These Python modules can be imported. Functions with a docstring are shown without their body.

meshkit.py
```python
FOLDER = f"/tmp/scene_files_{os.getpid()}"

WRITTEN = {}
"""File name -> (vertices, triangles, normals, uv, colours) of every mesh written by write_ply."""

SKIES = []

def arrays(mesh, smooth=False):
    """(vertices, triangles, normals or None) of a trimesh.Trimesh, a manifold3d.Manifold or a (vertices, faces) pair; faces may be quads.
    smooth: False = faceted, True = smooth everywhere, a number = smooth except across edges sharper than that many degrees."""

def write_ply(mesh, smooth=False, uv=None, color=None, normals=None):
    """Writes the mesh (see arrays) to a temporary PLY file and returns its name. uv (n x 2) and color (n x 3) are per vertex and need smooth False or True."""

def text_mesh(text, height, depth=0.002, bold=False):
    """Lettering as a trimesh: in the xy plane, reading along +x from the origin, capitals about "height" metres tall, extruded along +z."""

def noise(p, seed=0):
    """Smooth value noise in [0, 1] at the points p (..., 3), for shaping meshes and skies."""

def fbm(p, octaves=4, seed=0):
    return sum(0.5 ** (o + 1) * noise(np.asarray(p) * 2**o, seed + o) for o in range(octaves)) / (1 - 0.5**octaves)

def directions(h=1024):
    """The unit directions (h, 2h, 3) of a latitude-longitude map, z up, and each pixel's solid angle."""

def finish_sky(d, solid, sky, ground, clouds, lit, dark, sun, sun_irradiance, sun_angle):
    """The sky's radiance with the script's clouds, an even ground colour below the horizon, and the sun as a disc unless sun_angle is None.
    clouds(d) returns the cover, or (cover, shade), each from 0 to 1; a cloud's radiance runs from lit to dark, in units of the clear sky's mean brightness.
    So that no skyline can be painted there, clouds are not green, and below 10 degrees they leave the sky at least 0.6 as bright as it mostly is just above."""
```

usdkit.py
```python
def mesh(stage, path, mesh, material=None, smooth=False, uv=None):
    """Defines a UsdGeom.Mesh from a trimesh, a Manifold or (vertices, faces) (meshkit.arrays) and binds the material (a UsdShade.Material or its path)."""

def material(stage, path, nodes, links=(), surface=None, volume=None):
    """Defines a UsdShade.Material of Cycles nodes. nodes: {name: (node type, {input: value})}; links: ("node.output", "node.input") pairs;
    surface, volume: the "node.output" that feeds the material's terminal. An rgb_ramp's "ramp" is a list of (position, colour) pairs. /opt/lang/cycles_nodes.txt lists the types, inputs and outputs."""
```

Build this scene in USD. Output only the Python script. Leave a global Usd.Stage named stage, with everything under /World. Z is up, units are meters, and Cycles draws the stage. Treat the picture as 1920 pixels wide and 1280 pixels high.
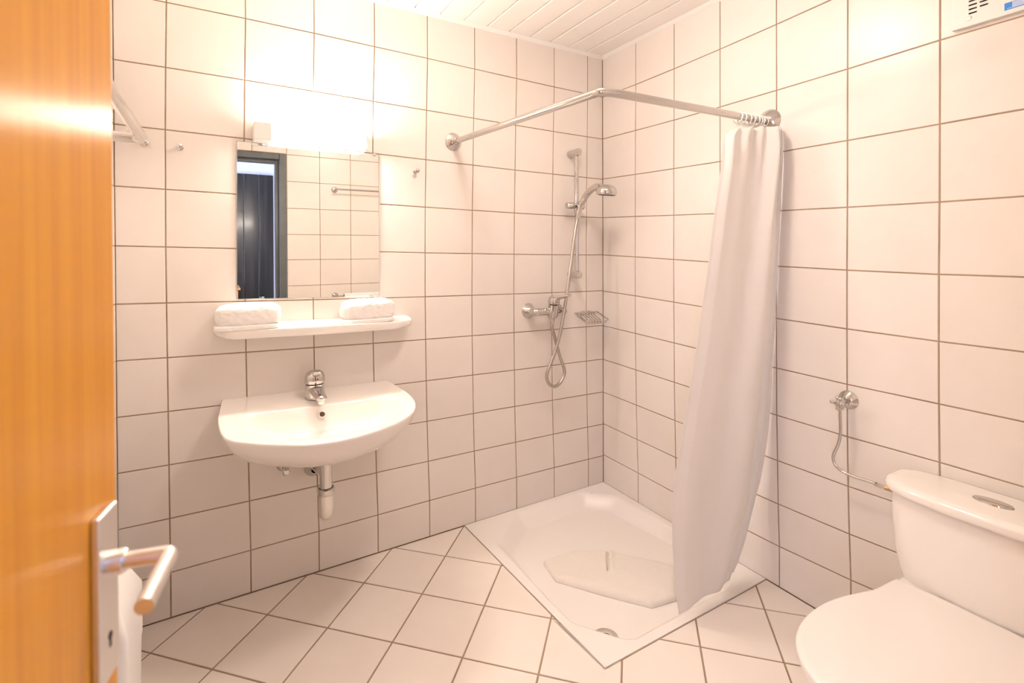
import math, random
import numpy as np, trimesh, manifold3d as m3, usdkit, meshkit
from shapely.geometry import Polygon, box as sbox
from shapely import affinity
from pxr import Usd, UsdGeom, UsdLux, UsdShade, Gf, Sdf

random.seed(7); rng = np.random.default_rng(7)
stage = Usd.Stage.CreateInMemory()
UsdGeom.SetStageUpAxis(stage, UsdGeom.Tokens.z); UsdGeom.SetStageMetersPerUnit(stage, 1.0)
UsdGeom.Xform.Define(stage, '/World'); UsdGeom.Scope.Define(stage, '/World/Looks')

# ---------------------------------------------------------------- camera, light, exposure
EXPOSURE = 0.98
CEILING_LAMP, MIRROR_LAMP, DAYLIGHT = 36.0, 64.0, 1.3
LAMP_COLOR = (1.0, 0.862, 0.755)
cam = UsdGeom.Camera.Define(stage, '/World/Camera')
RIGHT, DOWN, FWD = ([0.8650946, -0.5015939, -0.0038469], [-0.0072925, -0.0049083, -0.9999614], [0.5015556, 0.8650893, -0.0079040])
EYE = (-1.950517, -2.196274, 1.360775)
cam.AddTransformOp().Set(Gf.Matrix4d(*RIGHT, 0, *[-x for x in DOWN], 0, *[-x for x in FWD], 0, *EYE, 1))
cam.CreateHorizontalApertureAttr(36.0); cam.CreateVerticalApertureAttr(24.0)
cam.CreateFocalLengthAttr(921.257 / 1920 * 36)
cam.CreateHorizontalApertureOffsetAttr((960 - 942.947) / 1920 * 36)
cam.CreateVerticalApertureOffsetAttr(-(640 - 477.627) / 1920 * 36)
cam.CreateClippingRangeAttr(Gf.Vec2f(0.02, 100))
cam.CreateFStopAttr(3.2); cam.CreateFocusDistanceAttr(2.3)
cam.CreateExposureAttr(EXPOSURE)
dome = UsdLux.DomeLight.Define(stage, '/World/hall_daylight')
dome.CreateIntensityAttr(DAYLIGHT); dome.CreateColorAttr(Gf.Vec3f(0.72, 0.78, 1.0))

# ---------------------------------------------------------------- helpers
LOOK, USED, LOC = {}, {}, {}


def mat(name, nodes, links, surface):
    LOOK[name] = usdkit.material(stage, '/World/Looks/' + name, nodes, links, surface=surface)


def plain(name, color, rough=0.5, metal=0.0, **kw):
    mat(name, {'p': ('principled_bsdf', {'base_color': color, 'roughness': rough, 'metallic': metal, **kw})}, [], 'p.BSDF')


def numbered(parent, name):
    k = (parent, name); n = USED.get(k, 0); USED[k] = n + 1
    return name if n == 0 else f'{name}_{n:03d}'


def tag(p, label=None, cat=None, group=None, kind=None):
    for k, v in (('label', label), ('category', cat), ('group', group), ('kind', kind)):
        if v: p.SetCustomDataByKey(k, v)
    return p


def thing(name, loc=(0, 0, 0), label=None, cat=None, group=None, kind=None):
    path = '/World/' + numbered('/World', name)
    x = UsdGeom.Xform.Define(stage, path); x.AddTranslateOp().Set(Gf.Vec3d(*loc)); LOC[path] = np.array(loc, float)
    return tag(x.GetPrim(), label, cat, group, kind)


def obj(name, mesh, look, parent=None, smooth=35, label=None):
    """ONE mesh, given in world coordinates, as a child of parent (or a thing of its own)."""
    up = str(parent.GetPath()) if parent else '/World'
    path = up + '/' + numbered(up, name)
    v, f, _ = meshkit.arrays(mesh)
    off = LOC.get(up, np.zeros(3)); LOC[path] = off
    g = usdkit.mesh(stage, path, (np.asarray(v) - off, f), LOOK[look], smooth=smooth)
    p = g.GetPrim()
    if label: p.SetCustomDataByKey('label', label)
    return p


def copy_of(src, loc, label=None, group=None, rotz=0):
    was = src.GetCustomData(); name = src.GetName()
    path = '/World/' + numbered('/World', name)
    x = UsdGeom.Xform.Define(stage, path); x.GetPrim().GetReferences().AddInternalReference(src.GetPath())
    x.ClearXformOpOrder(); x.AddTranslateOp().Set(Gf.Vec3d(*loc))
    if rotz: x.AddRotateZOp().Set(rotz)
    x.GetPrim().SetInstanceable(True)
    return tag(x.GetPrim(), label or was['label'], was['category'], group or was.get('group'))


def cat_(*ms): return trimesh.util.concatenate([m for m in ms if m is not None])


def from_m(m):
    r = m.to_mesh(); return trimesh.Trimesh(np.array(r.vert_properties[:, :3]), np.array(r.tri_verts), process=False)


def rbox(lo, hi, r=0.004, seg=12):
    """Box with rounded edges."""
    lo, hi = np.array(lo, float), np.array(hi, float); r = min(r, (hi - lo).min() / 2 - 1e-5)
    s = m3.Manifold.sphere(r, seg)
    return from_m(m3.Manifold.batch_hull([s.translate(tuple(np.where([i, j, k], hi - r, lo + r))) for i in (0, 1) for j in (0, 1) for k in (0, 1)]))


def spline(pts, n=40):
    from scipy.interpolate import make_interp_spline
    p = np.array(pts, float)
    if len(p) < 3: return np.array([p[0] + (p[1] - p[0]) * t for t in np.linspace(0, 1, n)])
    d = np.r_[0, np.cumsum(np.linalg.norm(np.diff(p, axis=0), axis=1) ** .6)]
    return make_interp_spline(d, p, k=min(3, len(p) - 1))(np.linspace(0, d[-1], n))


def tube(pts, rad, seg=14, closed=False):
    p = np.array(pts, float); n = len(p); rad = np.broadcast_to(rad, n)
    t = np.gradient(p, axis=0) if not closed else np.roll(p, -1, 0) - np.roll(p, 1, 0)
    t /= np.linalg.norm(t, axis=1, keepdims=True)
    u = np.cross(t[0], [0, 0, 1.0]); u = u if np.linalg.norm(u) > .1 else np.cross(t[0], [1.0, 0, 0]); u /= np.linalg.norm(u)
    V = []
    for i in range(n):
        u = u - t[i] * (u @ t[i]); u /= np.linalg.norm(u); w = np.cross(t[i], u)
        a = np.arange(seg) * 2 * np.pi / seg
        V.append(p[i] + rad[i] * (np.cos(a)[:, None] * u + np.sin(a)[:, None] * w))
    V = np.concatenate(V); F = []
    for i in range(n if closed else n - 1):
        a, b = i * seg, (i + 1) % n * seg
        for j in range(seg):
            k = (j + 1) % seg
            F += [[a + j, b + k, b + j], [a + j, a + k, b + k]]
    if not closed:
        V = np.vstack([V, p[0], p[-1]]); e = (n - 1) * seg
        for j in range(seg):
            k = (j + 1) % seg
            F += [[n * seg, a_ := k, j], [n * seg + 1, e + j, e + k]]
    m = trimesh.Trimesh(V, np.array(F)[:, ::-1], process=False)
    if m.volume < 0: m.invert()
    return m


def bar(a, b, r, seg=16): return tube([a, b], r, seg)


def bent(pts, r, fillet, seg=14, k=7):
    """Tube along straight runs with rounded corners."""
    p = [np.array(q, float) for q in pts]; out = [p[0]]
    for i in range(1, len(p) - 1):
        a, b = p[i - 1] - p[i], p[i + 1] - p[i]; la, lb = np.linalg.norm(a), np.linalg.norm(b)
        f = min(fillet, la * .49, lb * .49); s, e = p[i] + a / la * f, p[i] + b / lb * f
        out += [(1 - t) ** 2 * s + 2 * t * (1 - t) * p[i] + t * t * e for t in np.linspace(0, 1, k)]
    return tube(out + [p[-1]], r, seg)


def lathe(profile, at=(0, 0, 0), axis=(0, 0, 1), seg=36):
    """profile: (radius, height) pairs, revolved and laid along axis."""
    pr = np.array(profile, float); n = len(pr); a = np.arange(seg) * 2 * np.pi / seg
    V = np.stack([pr[:, 0][:, None] * np.cos(a), pr[:, 0][:, None] * np.sin(a), np.repeat(pr[:, 1][:, None], seg, 1)], -1).reshape(-1, 3)
    F = []
    for i in range(n - 1):
        for j in range(seg):
            k = (j + 1) % seg
            F += [[i * seg + j, i * seg + k, (i + 1) * seg + k], [i * seg + j, (i + 1) * seg + k, (i + 1) * seg + j]]
    m = trimesh.Trimesh(V, F, process=False)
    m.merge_vertices(); m.update_faces(m.nondegenerate_faces())
    if m.volume < 0: m.invert()
    m.apply_transform(trimesh.geometry.align_vectors([0, 0, 1], np.array(axis, float) / np.linalg.norm(axis)))
    m.apply_translation(at); return m


def loft(rings, caps=True):
    R = [np.asarray(r, float) for r in rings]; n = len(R[0]); V = np.concatenate(R); F = []
    for i in range(len(R) - 1):
        for j in range(n):
            k = (j + 1) % n
            F += [[i * n + j, i * n + k, (i + 1) * n + k], [i * n + j, (i + 1) * n + k, (i + 1) * n + j]]
    if caps:
        V = np.vstack([V, R[0].mean(0), R[-1].mean(0)]); e = (len(R) - 1) * n
        for j in range(n):
            k = (j + 1) % n
            F += [[len(V) - 2, k, j], [len(V) - 1, e + j, e + k]]
    m = trimesh.Trimesh(V, F, process=False)
    if m.volume < 0: m.invert()
    return m


def resample(poly, n):
    p = np.vstack([poly, poly[:1]]); d = np.r_[0, np.cumsum(np.linalg.norm(np.diff(p, axis=0), axis=1))]
    s = np.linspace(0, d[-1], n, endpoint=False)
    return np.stack([np.interp(s, d, p[:, k]) for k in range(p.shape[1])], 1)


def smooth_closed(poly, it=3, keep=None):
    p = np.array(poly, float)
    for _ in range(it):
        q = np.empty((2 * len(p), p.shape[1])); nx = np.roll(p, -1, 0); q[0::2] = .75 * p + .25 * nx; q[1::2] = .25 * p + .75 * nx; p = q
    return p


def superellipse(cx, cy, a, b, n=2.6, k=64):
    t = np.arange(k) * 2 * np.pi / k; c, s = np.cos(t), np.sin(t)
    return np.stack([cx + a * np.sign(c) * np.abs(c) ** (2 / n), cy + b * np.sign(s) * np.abs(s) ** (2 / n)], 1)


def tile_mesh(poly2, to3, gap, depth=0.008, bev=0.0011, lift=0.0):
    """A tile over the polygon (plane coordinates), its edges drawn in by half the joint and chamfered. to3(u, v, d): d metres out of the wall."""
    g = poly2.buffer(-gap / 2, join_style='mitre')
    if g.is_empty or g.geom_type != 'Polygon' or g.area < 2e-5: return None
    o = np.array(g.exterior.coords)[:-1]; h = g.buffer(-bev, join_style='mitre')
    if h.is_empty or h.geom_type != 'Polygon': return None
    i = np.array(h.exterior.coords)[:-1]
    if len(i) != len(o): return None
    i = np.roll(i, -int(np.argmin(np.linalg.norm(i - o[0], axis=1))), axis=0)
    tilt = rng.normal(0, .0009, 2); c = o.mean(0); z = lambda q: lift + (q - c) @ tilt
    V = [to3(*q, -depth) for q in o] + [to3(*q, z(q) - bev) for q in o] + [to3(*q, z(q)) for q in i]
    n = len(o); F = []
    for a, b in ((0, n), (n, 2 * n)):
        for j in range(n):
            k = (j + 1) % n; F += [[a + j, a + k, b + k], [a + j, b + k, b + j]]
    F += [[2 * n, 2 * n + j, 2 * n + j + 1] for j in range(1, n - 1)]
    return trimesh.Trimesh(np.array(V), F, process=False)


# ---------------------------------------------------------------- materials
def glazed(name, c1, c2, rough, scale=5.0, bump=0.0, spec=0.5):
    nodes = {'g': ('geometry', {}), 'i': ('object_info', {}), 'n': ('noise_texture', {'scale': scale, 'detail': 4.0, 'roughness': 0.6}),
             'a': ('math', {'math_type': 'multiply_add', 'value2': 0.75, 'value3': 0.0}), 'b': ('math', {'math_type': 'multiply_add', 'value2': 0.25}),
             'r': ('rgb_ramp', {'ramp': [(0.3, c2), (0.65, c1)]}), 'n2': ('noise_texture', {'scale': 14.0, 'detail': 2.0}),
             'bp': ('bump', {'strength': bump, 'distance': 0.004}),
             'p': ('principled_bsdf', {'roughness': rough, 'specular_ior_level': spec})}
    links = [('g.position', 'n.vector'), ('g.position', 'n2.vector'), ('n.fac', 'a.value1'), ('i.random', 'b.value1'), ('a.value', 'b.value3'), ('b.value', 'r.fac'),
             ('r.color', 'p.base_color'), ('n2.fac', 'bp.height'), ('bp.normal', 'p.normal')]
    mat(name, nodes, links, 'p.BSDF')


glazed('wall_tile_glaze', (0.82, 0.76, 0.705), (0.785, 0.72, 0.66), 0.30, bump=0.12, spec=0.42)
glazed('floor_tile_glaze', (0.87, 0.795, 0.72), (0.82, 0.745, 0.67), 0.42, bump=0.15, spec=0.35)


def grainy(name, c1, c2, scale, rough, bump=0.3, dist=0.002, **kw):
    mat(name, {'g': ('geometry', {}), 'n': ('noise_texture', {'scale': scale, 'detail': 5.0}), 'r': ('rgb_ramp', {'ramp': [(0.3, c1), (0.7, c2)]}),
               'bp': ('bump', {'strength': bump, 'distance': dist}), 'p': ('principled_bsdf', {'roughness': rough, **kw})},
        [('g.position', 'n.vector'), ('n.fac', 'r.fac'), ('r.color', 'p.base_color'), ('n.fac', 'bp.height'), ('bp.normal', 'p.normal')], 'p.BSDF')


grainy('grout', (0.30, 0.21, 0.14), (0.40, 0.295, 0.21), 9.0, 0.9)
grainy('ceiling_panel_lacquer', (0.93, 0.895, 0.85), (0.94, 0.91, 0.87), 6.0, 0.45, 0.03)
plain('white_trim', (0.86, 0.84, 0.80), 0.4)
plain('sanitary_porcelain', (0.87, 0.82, 0.765), 0.09, coat_weight=0.4, coat_roughness=0.04)
plain('tray_enamel', (0.88, 0.835, 0.79), 0.30)
plain('seat_plastic', (0.86, 0.81, 0.765), 0.22)
plain('white_plastic', (0.84, 0.82, 0.79), 0.35)
plain('heater_enamel', (0.83, 0.80, 0.75), 0.38)
plain('chrome', (0.60, 0.58, 0.56), 0.06, 1.0)
plain('satin_steel', (0.80, 0.77, 0.73), 0.36, 1.0)
plain('hose_steel', (0.50, 0.46, 0.42), 0.28, 1.0)
plain('dark_rubber_grey', (0.16, 0.14, 0.12), 0.5)
plain('brass', (0.55, 0.38, 0.16), 0.3, 1.0)
plain('black_rubber', (0.015, 0.014, 0.013), 0.6)
plain('mirror_silver', (0.94, 0.95, 0.94), 0.0, 1.0)
plain('clear_bevel', (0.75, 0.78, 0.76), 0.05, 0.6)
plain('red_dot', (0.65, 0.03, 0.02), 0.3)
plain('blue_dot', (0.03, 0.10, 0.5), 0.3)
plain('sticker_blue', (0.02, 0.24, 0.72), 0.35)
plain('sticker_print', (0.45, 0.55, 0.80), 0.4)
plain('dark_slot', (0.10, 0.055, 0.025), 0.7)
grainy('terry_cotton', (0.84, 0.80, 0.77), (0.90, 0.87, 0.84), 420.0, 0.95, 0.5, 0.0015, sheen_weight=0.25)
grainy('bath_mat_cotton', (0.80, 0.74, 0.67), (0.85, 0.79, 0.72), 300.0, 0.95, 0.5, 0.002, sheen_weight=0.15)
grainy('dark_frame_paint', (0.085, 0.10, 0.105), (0.11, 0.125, 0.13), 12.0, 0.35, 0.05)
grainy('hall_plaster', (0.52, 0.54, 0.66), (0.56, 0.58, 0.70), 8.0, 0.9, 0.1)
grainy('hall_floor_boards', (0.10, 0.06, 0.035), (0.16, 0.10, 0.06), 5.0, 0.5, 0.1)
mat('curtain_cloth', {'g': ('geometry', {}), 'n': ('noise_texture', {'scale': 7.0, 'detail': 4.0}), 'bp': ('bump', {'strength': 0.10, 'distance': 0.006}),
                      'd': ('principled_bsdf', {'base_color': (0.95, 0.92, 0.89), 'roughness': 0.8, 'sheen_weight': 0.1}),
                      't': ('translucent_bsdf', {'color': (0.93, 0.90, 0.87)}), 'm': ('mix_closure', {'fac': 0.42})},
    [('g.position', 'n.vector'), ('n.fac', 'bp.height'), ('bp.normal', 'd.normal'), ('d.BSDF', 'm.closure1'), ('t.BSDF', 'm.closure2')], 'm.closure')


def wood(name, dark, mid, light, sc, rough, coat, more={}):
    mat(name, {'g': ('geometry', {}), 'mp': ('mapping', {'scale': sc}), 'n': ('noise_texture', {'scale': 1.0, 'detail': 8.0, 'roughness': 0.62, 'distortion': 0.4}),
               'r': ('rgb_ramp', {'ramp': [(0.25, dark), (0.5, mid), (0.75, light)]}), 'p': ('principled_bsdf', {'roughness': rough, 'coat_weight': coat, 'coat_roughness': 0.12, **more})},
        [('g.position', 'mp.vector'), ('mp.vector', 'n.vector'), ('n.fac', 'r.fac'), ('r.color', 'p.base_color')], 'p.BSDF')


wood('door_veneer', (0.64, 0.235, 0.001), (0.74, 0.30, 0.002), (0.82, 0.37, 0.006), (70, 70, 1.2), 0.30, 0.0, {'anisotropic': 0.92, 'tangent': (0.222, 0.975, 0.0), 'specular_ior_level': 1.0})
wood('dark_plank', (0.004, 0.006, 0.008), (0.012, 0.014, 0.016), (0.03, 0.028, 0.028), (40, 40, 1.2), 0.28, 0.3)
wood('cabinet_wood', (0.35, 0.15, 0.03), (0.45, 0.20, 0.05), (0.52, 0.26, 0.08), (50, 50, 1.5), 0.4, 0.2)
mat('opal_ceiling_glass', {'e': ('emission', {'color': LAMP_COLOR, 'strength': CEILING_LAMP})}, [], 'e.emission')
mat('opal_tube_cover', {'e': ('emission', {'color': (1.0, 0.862, 0.755), 'strength': MIRROR_LAMP})}, [], 'e.emission')

# ---------------------------------------------------------------- the room shell
XL, YF, H = -2.267, -2.150, 2.489                                     # left wall, front wall (the doorway's), ceiling; the corner of the shower is the origin
DX0, DX1, DH = -2.225, -1.548, 2.095                                  # door opening in the front wall
BX = [[-2.109, -2.113, -2.116, -2.117, -2.118, -2.117, -2.116, -2.115, -2.114, -2.113, -2.112], [-1.85, -1.855, -1.858, -1.859, -1.86, -1.859, -1.857, -1.855, -1.852, -1.849, -1.846], [-1.593, -1.598, -1.602, -1.604, -1.605, -1.604, -1.602, -1.6, -1.596, -1.592, -1.587], [-1.337, -1.344, -1.348, -1.351, -1.352, -1.352, -1.351, -1.348, -1.344, -1.34, -1.334], [-1.085, -1.091, -1.096, -1.1, -1.102, -1.103, -1.102, -1.1, -1.097, -1.092, -1.086], [-0.835, -0.842, -0.847, -0.852, -0.854, -0.856, -0.856, -0.854, -0.851, -0.847, -0.841], [-0.589, -0.596, -0.601, -0.606, -0.609, -0.611, -0.611, -0.61, -0.608, -0.604, -0.598], [-0.347, -0.353, -0.358, -0.362, -0.365, -0.367, -0.368, -0.367, -0.365, -0.361, -0.355], [-0.111, -0.115, -0.119, -0.122, -0.124, -0.125, -0.125, -0.124, -0.122, -0.118, -0.112]]
BZ = [[2.282, 2.043, 1.815, 1.596, 1.384, 1.177, 0.975, 0.774, 0.574, 0.373, 0.169], [2.283, 2.043, 1.813, 1.593, 1.38, 1.173, 0.97, 0.77, 0.571, 0.371, 0.169], [2.284, 2.041, 1.809, 1.587, 1.373, 1.165, 0.963, 0.763, 0.566, 0.368, 0.17], [2.282, 2.038, 1.804, 1.581, 1.366, 1.158, 0.956, 0.757, 0.561, 0.366, 0.171], [2.278, 2.033, 1.799, 1.575, 1.36, 1.151, 0.949, 0.751, 0.557, 0.364, 0.171], [2.274, 2.028, 1.794, 1.569, 1.353, 1.145, 0.943, 0.746, 0.553, 0.361, 0.172], [2.269, 2.023, 1.789, 1.564, 1.348, 1.14, 0.938, 0.741, 0.548, 0.359, 0.171], [2.264, 2.019, 1.784, 1.559, 1.343, 1.135, 0.933, 0.736, 0.544, 0.355, 0.169], [2.26, 2.015, 1.781, 1.556, 1.339, 1.13, 0.928, 0.731, 0.539, 0.351, 0.165], [2.258, 2.013, 1.779, 1.553, 1.336, 1.127, 0.924, 0.727, 0.534, 0.345, 0.159], [2.257, 2.013, 1.778, 1.553, 1.336, 1.126, 0.922, 0.724, 0.531, 0.342, 0.156]]
RY = [[-0.263, -0.26, -0.258, -0.257, -0.256, -0.256, -0.257, -0.26, -0.263, -0.268, -0.275], [-0.52, -0.519, -0.517, -0.517, -0.516, -0.517, -0.518, -0.519, -0.523, -0.527, -0.533], [-0.776, -0.776, -0.776, -0.775, -0.775, -0.775, -0.776, -0.778, -0.78, -0.784, -0.789], [-1.033, -1.034, -1.033, -1.033, -1.033, -1.033, -1.034, -1.035, -1.038, -1.041, -1.046], [-1.292, -1.292, -1.292, -1.292, -1.291, -1.291, -1.292, -1.293, -1.296, -1.3, -1.305], [-1.552, -1.552, -1.552, -1.552, -1.551, -1.551, -1.552, -1.554, -1.557, -1.561, -1.567]]
RZ = [[2.256, 2.013, 1.779, 1.553, 1.335, 1.124, 0.92, 0.722, 0.53, 0.344, 0.162], [2.253, 2.007, 1.771, 1.544, 1.326, 1.115, 0.912, 0.715, 0.525, 0.34, 0.161], [2.255, 2.003, 1.764, 1.534, 1.315, 1.104, 0.902, 0.707, 0.518, 0.336, 0.158], [2.26, 2.002, 1.758, 1.525, 1.304, 1.093, 0.892, 0.698, 0.512, 0.333, 0.159], [2.268, 2.003, 1.753, 1.518, 1.295, 1.084, 0.883, 0.692, 0.509, 0.334, 0.164], [2.279, 2.006, 1.751, 1.512, 1.287, 1.076, 0.877, 0.689, 0.511, 0.341, 0.178], [2.293, 2.012, 1.751, 1.508, 1.282, 1.072, 0.876, 0.693, 0.52, 0.357, 0.203]]


def tiled_wall(name, U, V, to3, label, hole=None):
    """U, V: grids [column line][row line] of the joints in wall coordinates, laid as the tiler left them (a few millimetres out of true)."""
    w = thing(name, label=label, kind='structure')
    nu, nv = len(U), len(U[0])
    for i in range(nu - 1):
        for j in range(nv - 1):
            q = [(U[a][b], V[a][b]) for a, b in ((i, j), (i + 1, j), (i + 1, j + 1), (i, j + 1))]
            p = Polygon(q)
            if not p.exterior.is_ccw: p = Polygon(q[::-1])
            if hole is not None: p = p.difference(hole)
            for g in getattr(p, 'geoms', [p]):
                if g.is_empty or g.geom_type != 'Polygon': continue
                if not g.exterior.is_ccw: g = Polygon(list(g.exterior.coords)[::-1])
                m = tile_mesh(affinity.scale(g, 1, 1), to3, 0.0046, lift=rng.normal(0, .0002))
                if m is not None: obj('tile', m, 'wall_tile_glaze', w, smooth=False)
    return w


def slab(lo, hi): return trimesh.creation.box(bounds=[lo, hi])


rows = lambda zs: [H] + list(zs) + [0.0]
# back wall (y = 0)
cu = [[XL] * 13] + [[c[0]] + c + [c[-1]] for c in BX] + [[0.0] * 13]
cv = [rows(z) for z in BZ]
wb = tiled_wall('wall_back', cu, cv, lambda u, v, d: (u, -d, v), 'white tiled wall behind the washbasin and the shower')
obj('grout_bed', slab((XL, 0.0016, 0), (0, 0.06, H)), 'grout', wb, smooth=False)
# right wall (x = 0)
ey = [c[0] - .25 for c in [RY[-1]]]
ru = [[0.0] * 13] + [[c[0]] + c + [c[-1]] for c in RY] + [[-1.81] * 13, [-2.07] * 13, [YF] * 13]
rv = [rows(z) for z in RZ] + [rows(RZ[-1])] * 3
wr = tiled_wall('wall_right', ru, rv, lambda u, v, d: (-d, u, v), 'white tiled wall behind the shower curtain and the toilet')
obj('grout_bed', slab((0.0016, YF, 0), (0.06, 0.06, H)), 'grout', wr, smooth=False)
# left wall (x = XL)
lu = [[y] * 13 for y in (0, -.2, -.45, -.7, -.95, -1.2, -1.45, -1.7, -1.95, YF)]
lv = [rows(BZ[0])] * len(lu)
wl = tiled_wall('wall_left', lu, lv, lambda u, v, d: (XL + d, u, v), 'white tiled wall behind the open door')
obj('grout_bed', slab((XL - .06, YF, 0), (XL - .0016, 0.06, H)), 'grout', wl, smooth=False)
# front wall (y = YF) with the doorway
fz = rows([2.15, 1.934, 1.715, 1.502, 1.2955, 1.082, .875, .675, .475, .275, .1])
fu = [[x] * 13 for x in (XL, -1.965, -1.715, -1.463, -1.2086, -.956, -.708, -.467, -.215, 0)]
hole = sbox(DX0 - .06, -1, DX1 + .075, DH + .06)
wf = tiled_wall('wall_front', fu, [fz] * len(fu), lambda u, v, d: (u, YF + d, v), 'white tiled wall with the doorway, seen in the mirror', hole)
gb = Polygon([(XL, 0), (XL, H), (0, H), (0, 0), (DX1 + .07, 0), (DX1 + .07, DH + .055), (DX0 - .037, DH + .055), (DX0 - .037, 0)])
gm = trimesh.creation.extrude_polygon(gb, .058, engine='earcut')
gm.vertices = np.c_[gm.vertices[:, 0], YF - .0016 - gm.vertices[:, 2], gm.vertices[:, 1]]; gm.fix_normals()
obj('grout_bed', gm, 'grout', wf, smooth=False)

# floor: square tiles laid on the diagonal, cut around the shower tray
TRAY = np.array([(-0.902, 0.0), (-0.869, -0.984), (0.0, -0.990), (0.0, 0.0)])
trayp = Polygon(TRAY)
roomp = sbox(XL, YF, 0, 0).difference(trayp.buffer(.0012, join_style='mitre'))
fl = thing('floor', label='cream square floor tiles laid on the diagonal', kind='structure')
S2 = math.sqrt(.5)
U0, DU, V0, DV = -1.1385, 0.2495, -0.3825, 0.2585
for i in range(-8, 10):
    for j in range(-10, 10):
        q = [(U0 + a * DU, V0 + b * DV) for a, b in ((i, j), (i + 1, j), (i + 1, j + 1), (i, j + 1))]
        p = Polygon([((u + v) * S2, (u - v) * S2) for u, v in q]).intersection(roomp)
        for g in getattr(p, 'geoms', [p]):
            if g.is_empty or g.geom_type != 'Polygon' or g.area < 1e-4: continue
            g = Polygon(g.exterior.coords).simplify(1e-4)
            if not g.exterior.is_ccw: g = Polygon(list(g.exterior.coords)[::-1])
            m = tile_mesh(g, lambda u, v, d: (u, v, d), 0.0062, lift=rng.normal(0, .0002))
            if m is not None: obj('tile', m, 'floor_tile_glaze', fl, smooth=False)
bed = trimesh.creation.extrude_polygon(sbox(XL - .06, YF - .06, .06, .06).difference(trayp.buffer(-.02)), .06, engine='earcut'); bed.apply_translation((0, 0, -.0622))
obj('grout_bed', bed, 'grout', fl, smooth=False)

# ceiling: lacquered boards running along y, each with a rounded tongue edge, and a white cove
ce = thing('ceiling', label='cream lacquered tongue and groove board ceiling', kind='structure')
bw = .1275
for k in range(18):
    x1 = -.006 - k * bw; x0 = max(x1 - bw + .0045, XL + .004)
    if x1 - x0 < .02: continue
    prof = [(x0, .03), (x0, .004), (x0 + .004, 0), (x1 - .007, 0), (x1 - .005, .003), (x1 - .001, .003), (x1 + .0005, .008), (x1 + .0005, .03)]
    m = loft([[(a, -.004, H + b) for a, b in prof], [(a, YF + .004, H + b) for a, b in prof]])
    obj('ceiling_board', m, 'ceiling_panel_lacquer', ce, smooth=False)
obj('backing', slab((XL - .06, YF - .06, H + .016), (.06, .06, H + .06)), 'ceiling_panel_lacquer', ce, smooth=False)
tr = thing('trim_1', label='white cove strips between the walls and the ceiling', kind='structure')
cs = [(0, 0), (.016, 0), (.013, -.004), (.006, -.010), (.003, -.014), (0, -.016)]
obj('cove', loft([[(XL, -a, H + b) for a, b in cs], [(0, -a, H + b) for a, b in cs]]), 'white_trim', tr)
obj('cove', loft([[(-a, YF, H + b) for a, b in cs], [(-a, 0, H + b) for a, b in cs]]), 'white_trim', tr)
obj('cove', loft([[(XL + a, YF, H + b) for a, b in cs], [(XL + a, 0, H + b) for a, b in cs]]), 'white_trim', tr)
obj('cove', loft([[(XL, YF + a, H + b) for a, b in cs], [(0, YF + a, H + b) for a, b in cs]]), 'white_trim', tr)

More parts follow.
